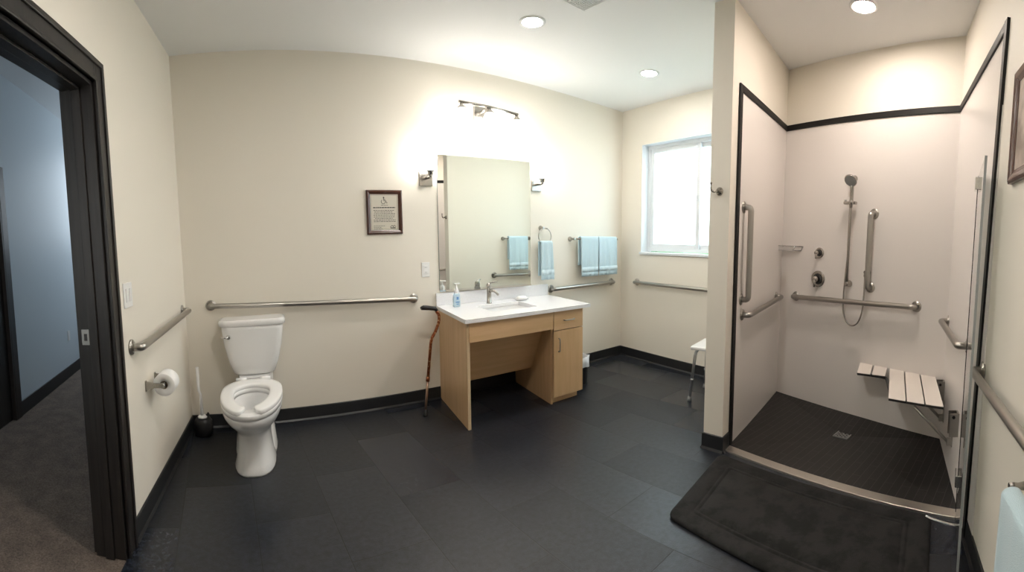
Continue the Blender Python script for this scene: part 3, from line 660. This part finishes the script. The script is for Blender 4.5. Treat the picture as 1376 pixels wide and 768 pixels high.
mb = MB(); mb.m(M['black']); mb.lathe([(.019,0),(.019,.008),(.015,.02),(.013,.052)], (1.727,-.300,0), (.1,0,1), 16); mb.build('rubber_tip', t)

# trash can behind the vanity
t = thing('trash_can', 'small dark trash can with a pale liner beside the vanity', 'trash can', (3.20,-.36,0))
mb = MB(); mb.m(M['bin']); mb.lathe([(.080,0),(.092,.01),(.100,.20),(.102,.215),(.096,.215),(.09,.02)], (3.215,-.42,0), (0,0,1), 26, cap=False); mb.lathe([(.001,.004),(.085,.004)], (3.215,-.42,0), (0,0,1), 26, cap=False); mb.build('body', t)
mb = MB(); mb.m(M['bag']); 
def wob(r, z, a_=.006, k=32): return [(3.215+(r+a_*math.sin(5*i*2*PI/k+z*40)+a_*.5*math.sin(9*i*2*PI/k))*math.cos(2*PI*i/k), -.42+(r+a_*math.sin(5*i*2*PI/k+z*40))*math.sin(2*PI*i/k), z+.5*a_*math.sin(7*i*2*PI/k)) for i in range(k)]
mb.loft([wob(.107,.168), wob(.109,.20), wob(.105,.262,.008), wob(.096,.262,.008), wob(.092,.18,.003)], cap=False); mb.build('liner', t)

# ------------------------------------------------------------------ towels
def towel(f, s0, s1, ztop, zbot, zback, d, label, name='bath_towel', group=None, waves=3, amp=.006, parent_cat='towel', flare=0):
    """folded over a bar at distance d; front falls to zbot, back to zback"""
    t = thing(name, label, parent_cat, f(((s0+s1)/2,ztop,d)), group)
    th = .012; K = 26
    def row(z, off, r):
        out = []
        for i in range(K+1):
            u = i/K; s = s0+(s1-s0)*u; wv = amp*r*(math.sin(u*PI*2*waves+1.3)+.5*math.sin(u*PI*2*waves*2.3+off*60))
            fl = flare*r*(u-.5); out.append((s+fl, z, off+wv))
        return out
    prof = []
    n1 = 14
    for i in range(n1+1): prof.append((zbot+(ztop-.012-zbot)*i/n1, d+.022+.004*(1-i/n1), 1-.8*i/n1))
    for i in range(1,8): a_ = PI*i/8; prof.append((ztop-.012+.014*math.sin(a_), d+.022*math.cos(a_), .15))
    for i in range(n1+1): prof.append((ztop-.012-(ztop-.012-zback)*i/n1, d-.022, .2+.4*i/n1))
    rows = [row(*p) for p in prof]
    mb = MB(f); mb.m(M['towel']); b2 = bmesh.new(); R = [[b2.verts.new(p) for p in r] for r in rows]
    for a, c in zip(R, R[1:]):
        for i in range(K): fc = b2.faces.new((a[i],a[i+1],c[i+1],c[i])); fc.smooth = True
    mb.merge(b2); o = mb.build('cloth', t); md = o.modifiers.new('thickness','SOLIDIFY'); md.thickness = th; md.offset = -1 if False else 0
    # woven band near the hem
    zb0, zb1 = zbot+.045, zbot+.095
    b2 = bmesh.new(); rr_ = []
    for z in (zb0, (zb0+zb1)/2, zb1):
        i = (z-zbot)/(ztop-.012-zbot); rr_.append([(p[0],p[1],p[2]+th*.5+.0015) for p in row(z, d+.022+.004*(1-i), 1-.8*i)])
    mb = MB(f); mb.m(M['towelband']); R = [[b2.verts.new(p) for p in r] for r in rr_]
    for a, c in zip(R, R[1:]):
        for i in range(K): fc = b2.faces.new((a[i],a[i+1],c[i+1],c[i])); fc.smooth = True
    mb.merge(b2); o = mb.build('woven_band', t); md = o.modifiers.new('thickness','SOLIDIFY'); md.thickness = .002
    return t
def towel_rail(f, s0, s1, h, label):
    t = thing('towel_rail', label, 'towel bar', f((s0,h,0)))
    mb = MB(f); mb.m(M['nickel']).tube([(s0,h,.068),(s1,h,.068)], .0075, 12); mb.build('bar', t)
    for s_ in (s0,s1):
        mb = MB(f); mb.m(M['nickel']); mb.lathe([(.026,0),(.026,.005),(.014,.022),(.010,.05),(.012,.062),(.012,.078)], (s_,h,0), (0,0,1), 20); mb.build('post', t)
towel_rail(FB, 3.515, 4.165, 1.347, 'nickel towel bar on the back wall near the corner')
towel(FB, 3.590, 3.842, 1.368, .960, 1.075, .068, 'pale blue towel on the left half of the back wall bar', waves=3.5, group='blue towels')
towel(FB, 3.852, 4.140, 1.368, .962, 1.075, .068, 'pale blue towel on the right half of the back wall bar', waves=4, group='blue towels')
# towel ring
t = thing('towel_ring', 'round nickel towel ring right of the mirror', 'towel ring', FB((3.12,1.45,0)))
mb = MB(FB); mb.m(M['nickel']); mb.lathe([(.024,0),(.024,.005),(.013,.018),(.011,.045),(.013,.055)], (3.125,1.452,0), (0,0,1), 20); mb.tube([(3.125,1.452,.05),(3.165,1.445,.055)], .007, 10); mb.build('mount', t)
mb = MB(FB); mb.m(M['nickel']); R_ = .078; mb.tube([(3.135+R_*math.sin(a_), 1.372+R_*math.cos(a_), .055) for a_ in [(.35+i*(2*PI-.7)/28) for i in range(29)]], .0045, 10); mb.build('ring', t)
towel(FB, 3.072, 3.205, 1.322, .958, .995, .055, 'pale blue hand towel hanging from the towel ring', 'hand_towel', waves=2, amp=.012, group='blue towels', flare=.02)
# reflected side: window side of the divider
towel_rail(FP, .20+.55, 1.14, 1.36, 'nickel towel bar on the shower divider, seen in the mirror')
towel(FP, .80, 1.08, 1.385, .94, 1.08, .068, 'pale blue towel seen in the mirror', group='blue towels')
grab(FP, (.62,.87), (1.15,.87), 'steel grab bar on the divider, seen in the mirror')
# towel by the camera
towel(FR, 1.93, 2.30, .72, .28, .35, .085, 'pale blue towel hanging at the lower right edge', waves=3, group='blue towels')
towel_rail(FR, 1.88, 2.36, .70, 'low towel bar behind the grab bar nearest the camera')

# robe hook
t = thing('robe_hook', 'nickel robe hook on the end of the shower divider', 'hook', FE((.068,1.65,0)))
mb = MB(FE); mb.m(M['nickel']); mb.lathe([(.024,0),(.026,.004),(.020,.012),(.010,.018),(.009,.03)], (.070,1.648,0), (0,0,1), 20); mb.build('rose', t)
mb = MB(FE); mb.m(M['nickel']); mb.tube([(.070,1.648,.028),(.055,1.640,.05),(.045,1.655,.065),(.045,1.690,.066)], [.008,.007,.006,.006], 10, fillet=.012); mb.sphere((.045,1.692,.066), .008, 10); mb.build('hook', t)

# shower chair behind the divider
def sc(): 
    t = thing('shower_chair', 'white shower chair with aluminium legs behind the divider', 'shower chair', (3.75,-1.62,0))
    c0 = Vector((3.70,-1.655)); ux = Vector((-.52,.85)).normalized(); uy = Vector((ux.y,-ux.x))   # corner toward camera-left
    # oriented seat: corner at (3.50,-1.455)
    def T(p): q = Vector((3.50,-1.450)) + Vector((.985,.17))*p[0] + Vector((.17,-.985))*p[1]; return Vector((q.x,q.y,p[2]))
    mb = MB(T); mb.m(M['seatplastic']).box((0,0,.430),(.36,.42,.462),.012,3); mb.build('seat', t)
    for (x,y,dx,dy) in ((.04,.04,-.05,-.03),(.32,.04,.05,-.03),(.32,.38,.05,.03),(.04,.38,-.05,.03)):
        mb = MB(T); mb.m(M['aluminium']); mb.tube([(.18,y,.418),(x+dx*.1,y,.415),(x+dx,y+dy,.02)], .0125, 12, fillet=.045); lg = mb.build('leg', t)
        mb = MB(T); mb.m(M['grey']); mb.tube([(x+dx*1.0,y+dy,.0),(x+dx*.98,y+dy,.035)], [.019,.014], 12); mb.build('rubber_foot', lg)
        mb = MB(T); mb.m(M['aluminium']); mb.tube([(x+dx*.58,y+dy*.58,.185),(x+dx*.62,y+dy*.62,.165)], .0155, 12); mb.build('collar', lg)
sc()

# ------------------------------------------------------------------ shower fittings
t = thing('corner_soap_basket', 'small chrome soap basket in the shower corner', 'soap basket', FK((.1,1.31,0)))
mb = MB(FK); mb.m(M['chrome'])
pts_ = [(.015,1.325,.008),(.235,1.325,.008),(.225,1.325,.095),(.03,1.325,.105),(.015,1.325,.008)]
mb.tube(pts_, .0045, 8); lowp = [(a_+(.02 if a_ < .1 else -.02),1.290,d_) for a_,h_,d_ in pts_]; mb.tube(lowp, .0035, 8)
for p, q in zip(pts_[:4], lowp[:4]): mb.tube([p,q], .003, 8)
for i in range(9): x = .045+i*.019; mb.tube([(x,1.290,.012),(x,1.290,.098)], .002, 6)
mb.build('wire_frame', t)
mb = MB(FK); mb.m(M['chrome']).box((.04,1.293,.096),(.205,1.318,.100),.001); mb.build('front_band', t)
def valve(s, h, r, lab, name, ln):
    t = thing(name, lab, 'shower valve', FK((s,h,0)))
    mb = MB(FK); mb.m(M['nickel']); mb.lathe([(r,0),(r,.004),(r*.93,.010),(r*.60,.013),(r*.60,.011)], (s,h,.004), (0,0,1), 32); mb.build('escutcheon', t)
    mb = MB(FK); mb.m(M['darksteel']); mb.lathe([(r*.62,.0),(r*.62,.014),(r*.50,.016)], (s,h,.004), (0,0,1), 28); mb.build('collar', t)
    mb = MB(FK); mb.m(M['nickel']); mb.lathe([(r*.38,0),(r*.38,.03),(r*.30,.045),(r*.1,.05)], (s,h,.015), (0,0,1), 24); mb.tube([(s,h,.052),(s+.006,h-ln*.5,.060),(s+.010,h-ln,.066)], [r*.24,r*.2,r*.13], 12); mb.build('lever', t)
valve(.405, 1.282, .042, 'small round shower diverter above the main valve', 'diverter_valve', .045)
valve(.402, 1.074, .066, 'large round shower control below the diverter', 'shower_valve', .062)
t = thing('slide_rail', 'upright shower slide rail on the shower back wall', 'shower slide rail', FK((.70,1.05,0)))
SX = .702
mb = MB(FK); mb.m(M['nickel']).tube([(SX,1.052,.045),(SX,1.858,.045)], .0105, 14); mb.build('rail', t)
for h_ in (1.062,1.850):
    mb = MB(FK); mb.m(M['nickel']); mb.lathe([(.024,0),(.026,.006),(.020,.030),(.019,.052),(.012,.060)], (SX,h_,.004), (0,0,1), 20); mb.build('bracket', t)
mb = MB(FK); mb.m(M['nickel']); mb.box((SX-.052,1.655,.03),(SX+.05,1.678,.068),.006); mb.lathe([(.016,-.016),(.018,0),(.016,.016)], (SX+.030,1.667,.082), (0,1,0), 16); mb.m(M['chrome']).lathe([(.010,0),(.012,.012)], (SX-.045,1.678,.05), (0,1,0), 12); mb.build('slider', t)
t = thing('hand_shower', 'round hand shower head resting in the slide rail', 'hand shower', FK((SX+.03,1.67,.08)))
hx = SX+.030
mb = MB(FK); mb.m(M['nickel']); mb.tube([(hx,1.628,.082),(hx+.003,1.66,.083),(hx+.008,1.76,.092),(hx+.012,1.815,.105)], [.010,.012,.0125,.012], 14); mb.build('handle', t)
mb = MB(FK); mb.m(M['nickel']); mb.lathe([(.012,-.022),(.030,-.014),(.046,-.002),(.049,.006),(.046,.012)], (hx+.012,1.822,.120), (.08,-.62,.78), 28); mb.build('head', t)
mb = MB(FK); mb.m(M['grey']); mb.lathe([(.042,0),(.042,.002)], tuple(Vector((hx+.012,1.822,.120))+Vector((.08,-.62,.78)).normalized()*.0125), (.08,-.62,.78), 28); mb.build('spray_face', t)
t = thing('shower_hose', 'metal shower hose hanging in a loop', 'hose', FK((.72,1.0,.05)))
EX = .858
hp = [(hx,1.630,.082),(hx-.004,1.50,.078),(hx-.018,1.30,.066),(hx-.038,1.10,.058),(hx-.048,.95,.056),(hx-.042,.85,.056),(hx-.01,.775,.058),(hx+.045,.748,.058),(hx+.10,.785,.058),(hx+.128,.87,.058),(hx+.133,.98,.056),(hx+.130,1.10,.050),(EX,1.140,.046)]
def smooth(pts, it=2):
    P = [Vector(p) for p in pts]
    for _ in range(it):
        Q = [P[0]]
        for a, c in zip(P, P[1:]): Q += [a*.75+c*.25, a*.25+c*.75]
        P = Q+[P[-1]]
    return P
mb = MB(FK); mb.m(M['nickel']).tube(smooth(hp), .0062, 10); mb.build('hose', t)
t = thing('hose_outlet', 'round wall elbow feeding the shower hose', 'hose outlet', FK((EX,1.16,0)))
mb = MB(FK); mb.m(M['nickel']); mb.lathe([(.024,0),(.025,.006),(.016,.014),(.014,.042),(.008,.05)], (EX,1.160,.004), (0,0,1), 20); mb.tube([(EX,1.160,.042),(EX,1.128,.046)], .010, 12); mb.build('elbow', t)

# fold down seat
t = thing('fold_down_shower_seat', 'L-shaped fold-down shower seat with pale slats', 'shower seat', (3.2,-3.3,.47))
def quad(a, b_, c, d): return [Vector(a),Vector(b_),Vector(c),Vector(d)]
# seat built in a frame: u along slat length (towards entry), v across; corners measured in plan
c_far_r = Vector((3.630,-3.385)); c_near_r = Vector((2.800,-3.462)); c_near_l = Vector((2.880,-3.135)); c_mid_l = Vector((3.330,-3.068)); 
far_mid = Vector((3.700,-3.050)); far_l = Vector((3.735,-2.820)); mid_far = Vector((3.350,-2.862))
def slat(quadp, z0=.455, z1=.475):
    mb = MB(); mb.m(M['slat'])
    q = [Vector((p.x,p.y,0)) for p in quadp]; cen = sum(q, Vector())/4
    def ringz(s_, z): return [cen+(p-cen)*s_+Vector((0,0,z)) for p in q]
    mb.loft([ringz(1,z1-.004), ringz(.992,z1)], smooth=False); mb.m(M['slatedge']); mb.loft([ringz(.985,z0), ringz(1,z0+.003), ringz(1,z1-.0039)], smooth=False)
    mb.m(M['darksteel'])
    return mb.build('slat', t)
L2 = lambda a, b_, k: a+(b_-a)*k
g = .012
for i in range(3):
    a0, a1 = i/3+g, (i+1)/3-g
    slat([L2(far_mid,c_far_r,a0), L2(far_mid,c_far_r,a1), L2(c_near_l,c_near_r,a1), L2(c_near_l,c_near_r,a0)])
for i in range(2):
    a0, a1 = i/2+.02, (i+1)/2-.03
    slat([L2(far_l,far_mid,a0), L2(far_l,far_mid,a1), L2(mid_far,c_mid_l,a1), L2(mid_far,c_mid_l,a0)])
mb = MB(); mb.m(M['darksteel'])
V3 = lambda p, z: (p.x,p.y,z)
fa = L2(far_l,mid_far,.80); fb = L2(far_mid,c_mid_l,.82); 
mb.tube([V3(L2(fa,far_l,.03),.445), V3(fb,.445), V3(L2(c_near_l,c_near_r,.05)+Vector((.07,0)),.445), V3(L2(c_near_l,c_near_r,.97)+Vector((.07,0)),.445)], .011, 10, fillet=.05)
mb.tube([V3(L2(far_l,mid_far,.18),.445), V3(L2(far_mid,c_far_r,.97)-Vector((.1,0)),.445)], .011, 10)
mb.build('support_frame', t)
for s_, nm in ((.655,1),(.06,0)):
    mb = MB(FR); mb.m(M['steel']); mb.box((s_-.03,.345,.004),(s_+.03,.475,.012),.002); mb.box((s_-.03,.345,.012),(s_-.024,.475,.055),.001); mb.box((s_+.024,.345,.012),(s_+.03,.475,.055),.001); mb.m(M['black']).tube([(s_-.034,.455,.035),(s_+.034,.455,.035)], .009, 10); mb.build('wall_bracket', t)
for s_, e_ in ((.50,.40),(.12,.10)):
    mb = MB(FR); mb.m(M['steel']); mb.box((s_-.018,.215,.004),(s_+.018,.36,.010),.002); mb.tube([(s_,.235,.022),(s_-.02,.44,.235)], .0095, 10); mb.box((s_-.016,.222,.008),(s_+.016,.262,.036),.003); mb.build('leg_brace', t)

# glass door, opened flat so that it is seen nearly edge on
t = thing('glass_shower_door', 'frameless glass shower door standing open at the shower right edge', 'glass door', (2.3,-3.56,.03))
ga, gb = Vector((2.52,-3.550)), Vector((2.05,-3.538))
gd = (gb-ga).normalized(); gn = Vector((-gd.y,gd.x)); gn = gn if gn.y > 0 else -gn
def TG(p): q = ga+gd*p[0]+gn*p[2]; return Vector((q.x,q.y,p[1]))
GL = (gb-ga).length; GT = 1.72
mb = MB(TG); mb.m(M['glass']).box((0,.03,-.004),(GL,GT,.004)); mb.build('glass_panel', t)
mb = MB(TG); mb.m(M['seal']).box((GL,.03,-.005),(GL+.007,GT,.005)); mb.build('edge_seal', t)
mb = MB(TG); mb.m(M['trim']).box((-.010,.03,-.006),(.0,GT,.006)); mb.build('hinge_strip', t)
for h_ in (1.67,.22):
    mb = MB(TG); mb.m(M['chrome']).box((-.012,h_-.025,-.019),(.075,h_+.035,.020),.003); mb.build('hinge_clamp', t)
mb = MB(TG); mb.m(M['chrome']); mb.tube([(GL-.26,.09,.0),(GL-.26,.09,.03),(GL-.285,.095,.12),(GL-.29,.105,.15)], .007, 10, fillet=.03); mb.build('pull_handle', t)

# bath mat
t = thing('bath_mat', 'charcoal plush bath mat at the shower entry', 'bath mat', (2.35,-2.7,0))
ra = Vector((2.735,-2.150)); rb = Vector((2.035,-2.235)); rc = Vector((1.80,-3.42)); rd = Vector((2.50,-3.42))
def TM(p):  # p in 0..1 x 0..1 + height
    u, v_ = p[0], p[1]; q = (ra*(1-u)+rb*u)*(1-v_) + (rd*(1-u)+rc*u)*v_; return Vector((q.x,q.y,p[2]))
def rq(m_, z, r=.045, k=7):
    out = []; rx, ry = r/.70, r/1.2
    for cx_, cy_, a0 in ((1-m_/.70-rx,1-m_/1.2-ry,0),(m_/.70+rx,1-m_/1.2-ry,PI/2),(m_/.70+rx,m_/1.2+ry,PI),(1-m_/.70-rx,m_/1.2+ry,3*PI/2)):
        for i in range(k): a_ = a0+i*PI/2/(k-1); out.append((cx_+rx*math.cos(a_), cy_+ry*math.sin(a_), z))
    return out
mb = MB(TM); mb.m(M['rug'])
mb.loft([rq(0,.001), rq(-.004,.010), rq(.0,.020), rq(.012,.025), rq(.092,.025,.02), rq(.097,.017,.02), rq(.102,.025,.02), rq(.118,.025,.018), rq(.123,.017,.018), rq(.128,.026,.018), rq(.20,.028,.015)])
mb.build('pile', t)

# picture on the right wall
t = thing('framed_picture', 'dark wood framed picture at the right edge of the photo', 'framed picture', FR((1.5,1.8,0)))
mb = MB(FR); mb.m(M['frame']); pframe(mb, FR, 1.395, 1.90, 1.610, 2.020, .045); mb.build('frame', t)
mb = MB(FR); mb.m(M['picture']).box((1.435,1.65,.001),(1.86,1.98,.008)); mb.build('print', t)

# ------------------------------------------------------------------ ceiling fittings
def downlight(x, y, lab, mt):
    t = thing('recessed_light', lab, 'recessed light', (x,y,H), 'round recessed ceiling lights')
    mb = MB(); mb.m(M['ventwhite']); mb.lathe([(.088,0),(.086,-.006),(.070,-.008),(.064,-.003)], (x,y,H), (0,0,1), 32, cap=False); mb.build('trim_ring', t)
    mb = MB(); mb.m(mt); mb.lathe([(.066,-.002),(.064,-.005)], (x,y,H), (0,0,1), 32); mb.build('lens', t)
downlight(2.265,-.955, 'lit recessed light in front of the vanity, beside the ceiling vent', M['led'])
downlight(3.530,-.960, 'lit recessed light near the window wall', M['led'])
downlight(.95,-2.35, 'added fill light above the camera near the doorway, out of view', M['ledfill'])  # added fill out of view, lifts the left wall and ceiling
downlight(3.050,-2.840, 'lit recessed light over the shower', M['ledshower'])
t = thing('ceiling_vent', 'grey grille exhaust vent in the ceiling', 'vent', (2.29,-1.42,H))
TC = lambda p: Vector((2.270,-1.430,H)) + Matrix.Rotation(.03,3,'Z') @ Vector((p[0],p[1],0)) + Vector((0,0,p[2]))
mb = MB(TC); mb.m(M['ventwhite']); 
for a, c in (((-.15,-.15),(.15,-.125)),((-.15,.125),(.15,.15)),((-.15,-.125),(-.125,.125)),((.125,-.125),(.15,.125))): mb.box((a[0],a[1],-.014),(c[0],c[1],0),.003)
mb.build('vent_frame', t)
mb = MB(TC); mb.m(M['black']).box((-.125,-.125,-.003),(.125,.125,0)); mb.m(M['ventwhite'])
for i in range(17): mb.box((-.125,-.121+i*.015,-.011),(.125,-.115+i*.015,-.006))
for i in range(17): mb.box((-.121+i*.015,-.125,-.0105),(-.116+i*.015,.125,-.0065))
mb.build('grille', t)

# ------------------------------------------------------------------ light
w = bpy.data.worlds.new('sky'); bpy.context.scene.world = w; w.use_nodes = True
n, l = w.node_tree.nodes, w.node_tree.links; bg = n['Background']
bg.inputs[0].default_value = (.80,.90,1,1); bg.inputs[1].default_value = 1.75
def area(name, loc, direction, sx, sy, power, col):
    d = bpy.data.lights.new(name, 'AREA'); d.shape = 'RECTANGLE'; d.size = sx; d.size_y = sy; d.energy = power; d.color = col
    o = bpy.data.objects.new(name, d); C.objects.link(o); o.location = loc; o.rotation_euler = Vector(direction).to_track_quat('-Z','Z').to_euler(); return o
p = area('sky_portal', FW(((WS0+WS1)/2,(WZ0+WZ1)/2,-.17)), (FW.n.x,FW.n.y,0), WS1-WS0, WZ1-WZ0, 1, (1,1,1)); p.data.cycles.is_portal = True
area('hall_fill', (-1.0,2.9,2.2), (0,-.9,-.3), .9, 1.2, 5, (.85,.93,1))  # added area lamp in place of hall daylight; the hall has no window
area('hall_fill', (-1.1,-4.4,1.6), (.0,1,-.05), .8, 1.4, 6, (1,.95,.88))  # second added hall fill, warm, from the unseen rear end

# ------------------------------------------------------------------ camera: cylindrical panorama
cam = bpy.data.cameras.new('camera'); co = bpy.data.objects.new('camera', cam); C.objects.link(co); bpy.context.scene.camera = co
cam.type = 'PANO'; cam.panorama_type = 'CENTRAL_CYLINDRICAL'
F_, ASP, CX, CY = 616.540, .99217, 615.268, 375.686
cam.central_cylindrical_range_u_min = (0-CX)/F_; cam.central_cylindrical_range_u_max = (1376-CX)/F_
cam.central_cylindrical_range_v_min = (CY-768)/(F_*ASP); cam.central_cylindrical_range_v_max = CY/(F_*ASP); cam.central_cylindrical_radius = 1
cam.clip_start = .02
R2 = Vector((.86867586,-.49494357,-.02081121)); U2 = Vector((.06020732,.06378433,.99614589)); FF = Vector((.49170857,.86658088,-.08520714))
mw = Matrix.Identity(4)
for i in range(3): mw[i][0] = R2[i]; mw[i][1] = U2[i]; mw[i][2] = -FF[i]
mw[0][3], mw[1][3], mw[2][3] = .28206, -3.39495, 1.33966
co.matrix_world = mw

sc_ = bpy.context.scene
sc_.view_settings.view_transform = 'Standard'; sc_.view_settings.look = 'None'; sc_.view_settings.gamma = 1
sc_.view_settings.use_curve_mapping = False; sc_.view_settings.exposure = 1.86
sc_.cycles.use_denoising = True; sc_.cycles.max_bounces = 10; sc_.cycles.diffuse_bounces = 6; sc_.cycles.sample_clamp_indirect = 6
